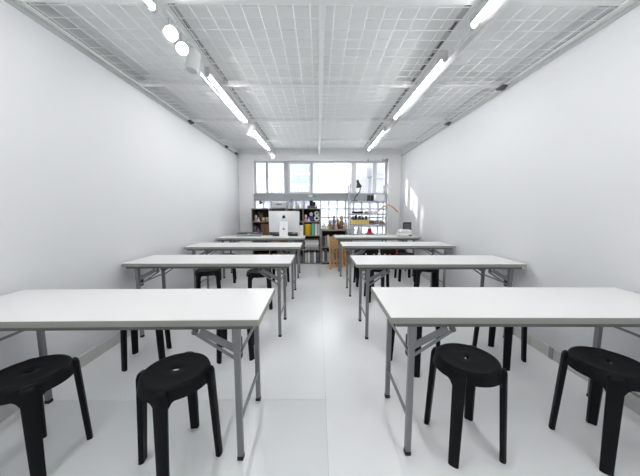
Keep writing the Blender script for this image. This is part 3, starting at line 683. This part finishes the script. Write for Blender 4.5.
# ------------------------------------------------------------------ on the window-side tables
# all-in-one computer, its back towards the room
IY = 4.62; ic = at(284, 220, IY).x; z0 = TH
t = thing('desktop_computer', 'silver all in one computer seen from behind on the folding table', 'computer', (ic, IY, z0), R(1))
iw = (at(299.3, 220, IY).x-at(269, 220, IY).x); itop = at(284, 211, IY).z-z0; ibot = at(284, 232.2, IY).z-z0
dsp = mk('display_shell', 'silver', t, lambda b: box(b, (0, .02, (itop+ibot)/2), (iw, .03, itop-ibot), bev=.009), True)
mk('screen', 'black_plastic', dsp, lambda b: bx(b, -iw/2+.012, iw/2-.012, .035, .0362, ibot+.07, itop-.012))
def bulge(b):
    n = 10; zc = (itop+ibot)/2; rings = []
    for k in range(6):
        f = 1-k/5.0; a = iw*.46*f; c = (itop-ibot)*.45*f
        rings.append([b.verts.new((a*math.copysign(abs(math.cos(q))**.6, math.cos(q)), .006-.030*(1-f*f), zc+c*math.copysign(abs(math.sin(q))**.6, math.sin(q)))) for q in [2*PI*j/28 for j in range(28)]] if f else [b.verts.new((0, -.024, zc))])
    for a, c in zip(rings, rings[1:]):
        for j in range(28):
            if len(c) == 1: b.faces.new((a[j], a[(j+1) % 28], c[0]))
            else: b.faces.new((a[j], a[(j+1) % 28], c[(j+1) % 28], c[j]))
mk('rear_bulge', 'silver', dsp, bulge, True)
def applefn(b):                       # the dark emblem: round fruit with a bite and a leaf
    zc = itop-.105; pts = []
    for j in range(36):
        q = 2*PI*j/36; r = .027*(1-.10*math.exp(-((q-PI/2)/.3)**2)-.06*math.exp(-((q-3*PI/2)/.25)**2))
        x, z = r*math.cos(q), r*math.sin(q)*1.02
        if (x-.034)**2+(z-.004)**2 < .0125**2: x = .034-math.sqrt(max(0, .0125**2-(z-.004)**2))
        pts.append((x, zc+z))
    prism(b, pts, -.027, -.012)
    prism(b, [(.0, zc+.029), (.003, zc+.040), (.012, zc+.045), (.009, zc+.034)], -.027, -.012)
mk('emblem', 'black_plastic', dsp, applefn)
mk('stand', 'silver', t, lambda b: (bar(b, (0, -.10, .010), (0, -.018, (itop+ibot)/2+.01), .15, .010, up=Vector((0, -1, 0)), bev=.003)))
mk('foot', 'silver', t, lambda b: bx(b, -.09, .09, -.105, .09, 0, .009, bev=.003))
mk('cable_hole', 'charcoal', t, lambda b: lathe(b, [(0, -.001), (.017, -.001), (.017, .004), (0, .004)], (0, -.066, .14), 16, Matrix.Rotation(R(68), 3, 'X')))
boxthing('speaker_box', 'slim white upright box beside the silver computer', 'box', (at(301, 230, IY).x+.008, IY+.02, TH), (.06, .08, .20), 'white_plastic', bev=.008)
boxthing('dark_strip', 'black flat pad lying behind the silver computer', 'strip', (ic, IY+.155, TH), (.46, .09, .035), 'black_plastic')  # plain black strip across the gap below the display
t = thing('flat_case', 'dark grey flat case lying on the computer table', 'case', (at(250, 234, 4.74).x, 4.74, TH))
mk('body', 'grey', t, lambda b: box(b, (0, 0, .022), (.43, .17, .044), bev=.006)); mk('lid', 'charcoal', t, lambda b: box(b, (0, 0, .056), (.425, .165, .022), bev=.006))
mk('latch', 'light_grey', t, lambda b: bx(b, -.02, .02, -.089, -.0845, .03, .055))
# printer with a black framed screen on the other table
PY = 4.66; pc = at(404.5, 232, PY).x
t = thing('label_printer', 'white compact printer on the folding table by the wall', 'printer', (pc, PY, TH))
mk('base', 'white_plastic', t, lambda b: box(b, (0, 0, .03), (.26, .2, .05), bev=.02), True)
mk('cover', 'white_plastic', t, lambda b: box(b, (.015, .02, .085), (.2, .15, .07), bev=.025), True)
mk('paper_roll', 'paper', t, lambda b: tube(b, [(-.13, .0, .075), (-.02, .0, .085)], .036, 14), True)
mk('outlet', 'black_plastic', t, lambda b: bx(b, .04, .11, -.104, -.098, .02, .04)); mk('foot', 'grey', t, lambda b: bx(b, -.11, .11, -.08, .08, 0, .007))
t = thing('framed_tablet', 'black framed tablet leaning behind the white printer', 'tablet', (at(407, 228, PY+.14).x, PY+.135, TH), R(-6))
mk('frame', 'black_plastic', t, lambda b: box(b, (0, .0, .125), (.155, .014, .25), rot=Matrix.Rotation(R(-7), 4, 'X'), bev=.004))
mk('screen', 'charcoal', t, lambda b: box(b, (0, -.009, .165), (.115, .004, .11), rot=Matrix.Rotation(R(-7), 4, 'X')))
# curtain rod bracket above the windows
t = thing('curtain_rod', 'grey curtain rod with a flared end above the upper window', 'curtain rod', (0, YB-.045, 0))
ra, rb = at(366, 161, YB-.045), at(386.5, 160.6, YB-.045)
mk('rod', 'alu', t, lambda b: tube(b, [(ra.x, 0, ra.z), (rb.x, 0, rb.z)], .010, 10), True)
mk('finial', 'grey', t, lambda b: lathe(b, [(0, 0), (.014, 0), (.02, .03), (.045, .075), (.045, .085), (0, .085)], (rb.x-.06, 0, rb.z), 14, Matrix.Rotation(R(90), 3, 'Y')), True)
for x in (ra.x+.05, rb.x-.08): mk('bracket', 'grey', t, lambda b: bx(b, x-.01, x+.01, -.006, .045, ra.z-.02, ra.z+.035))
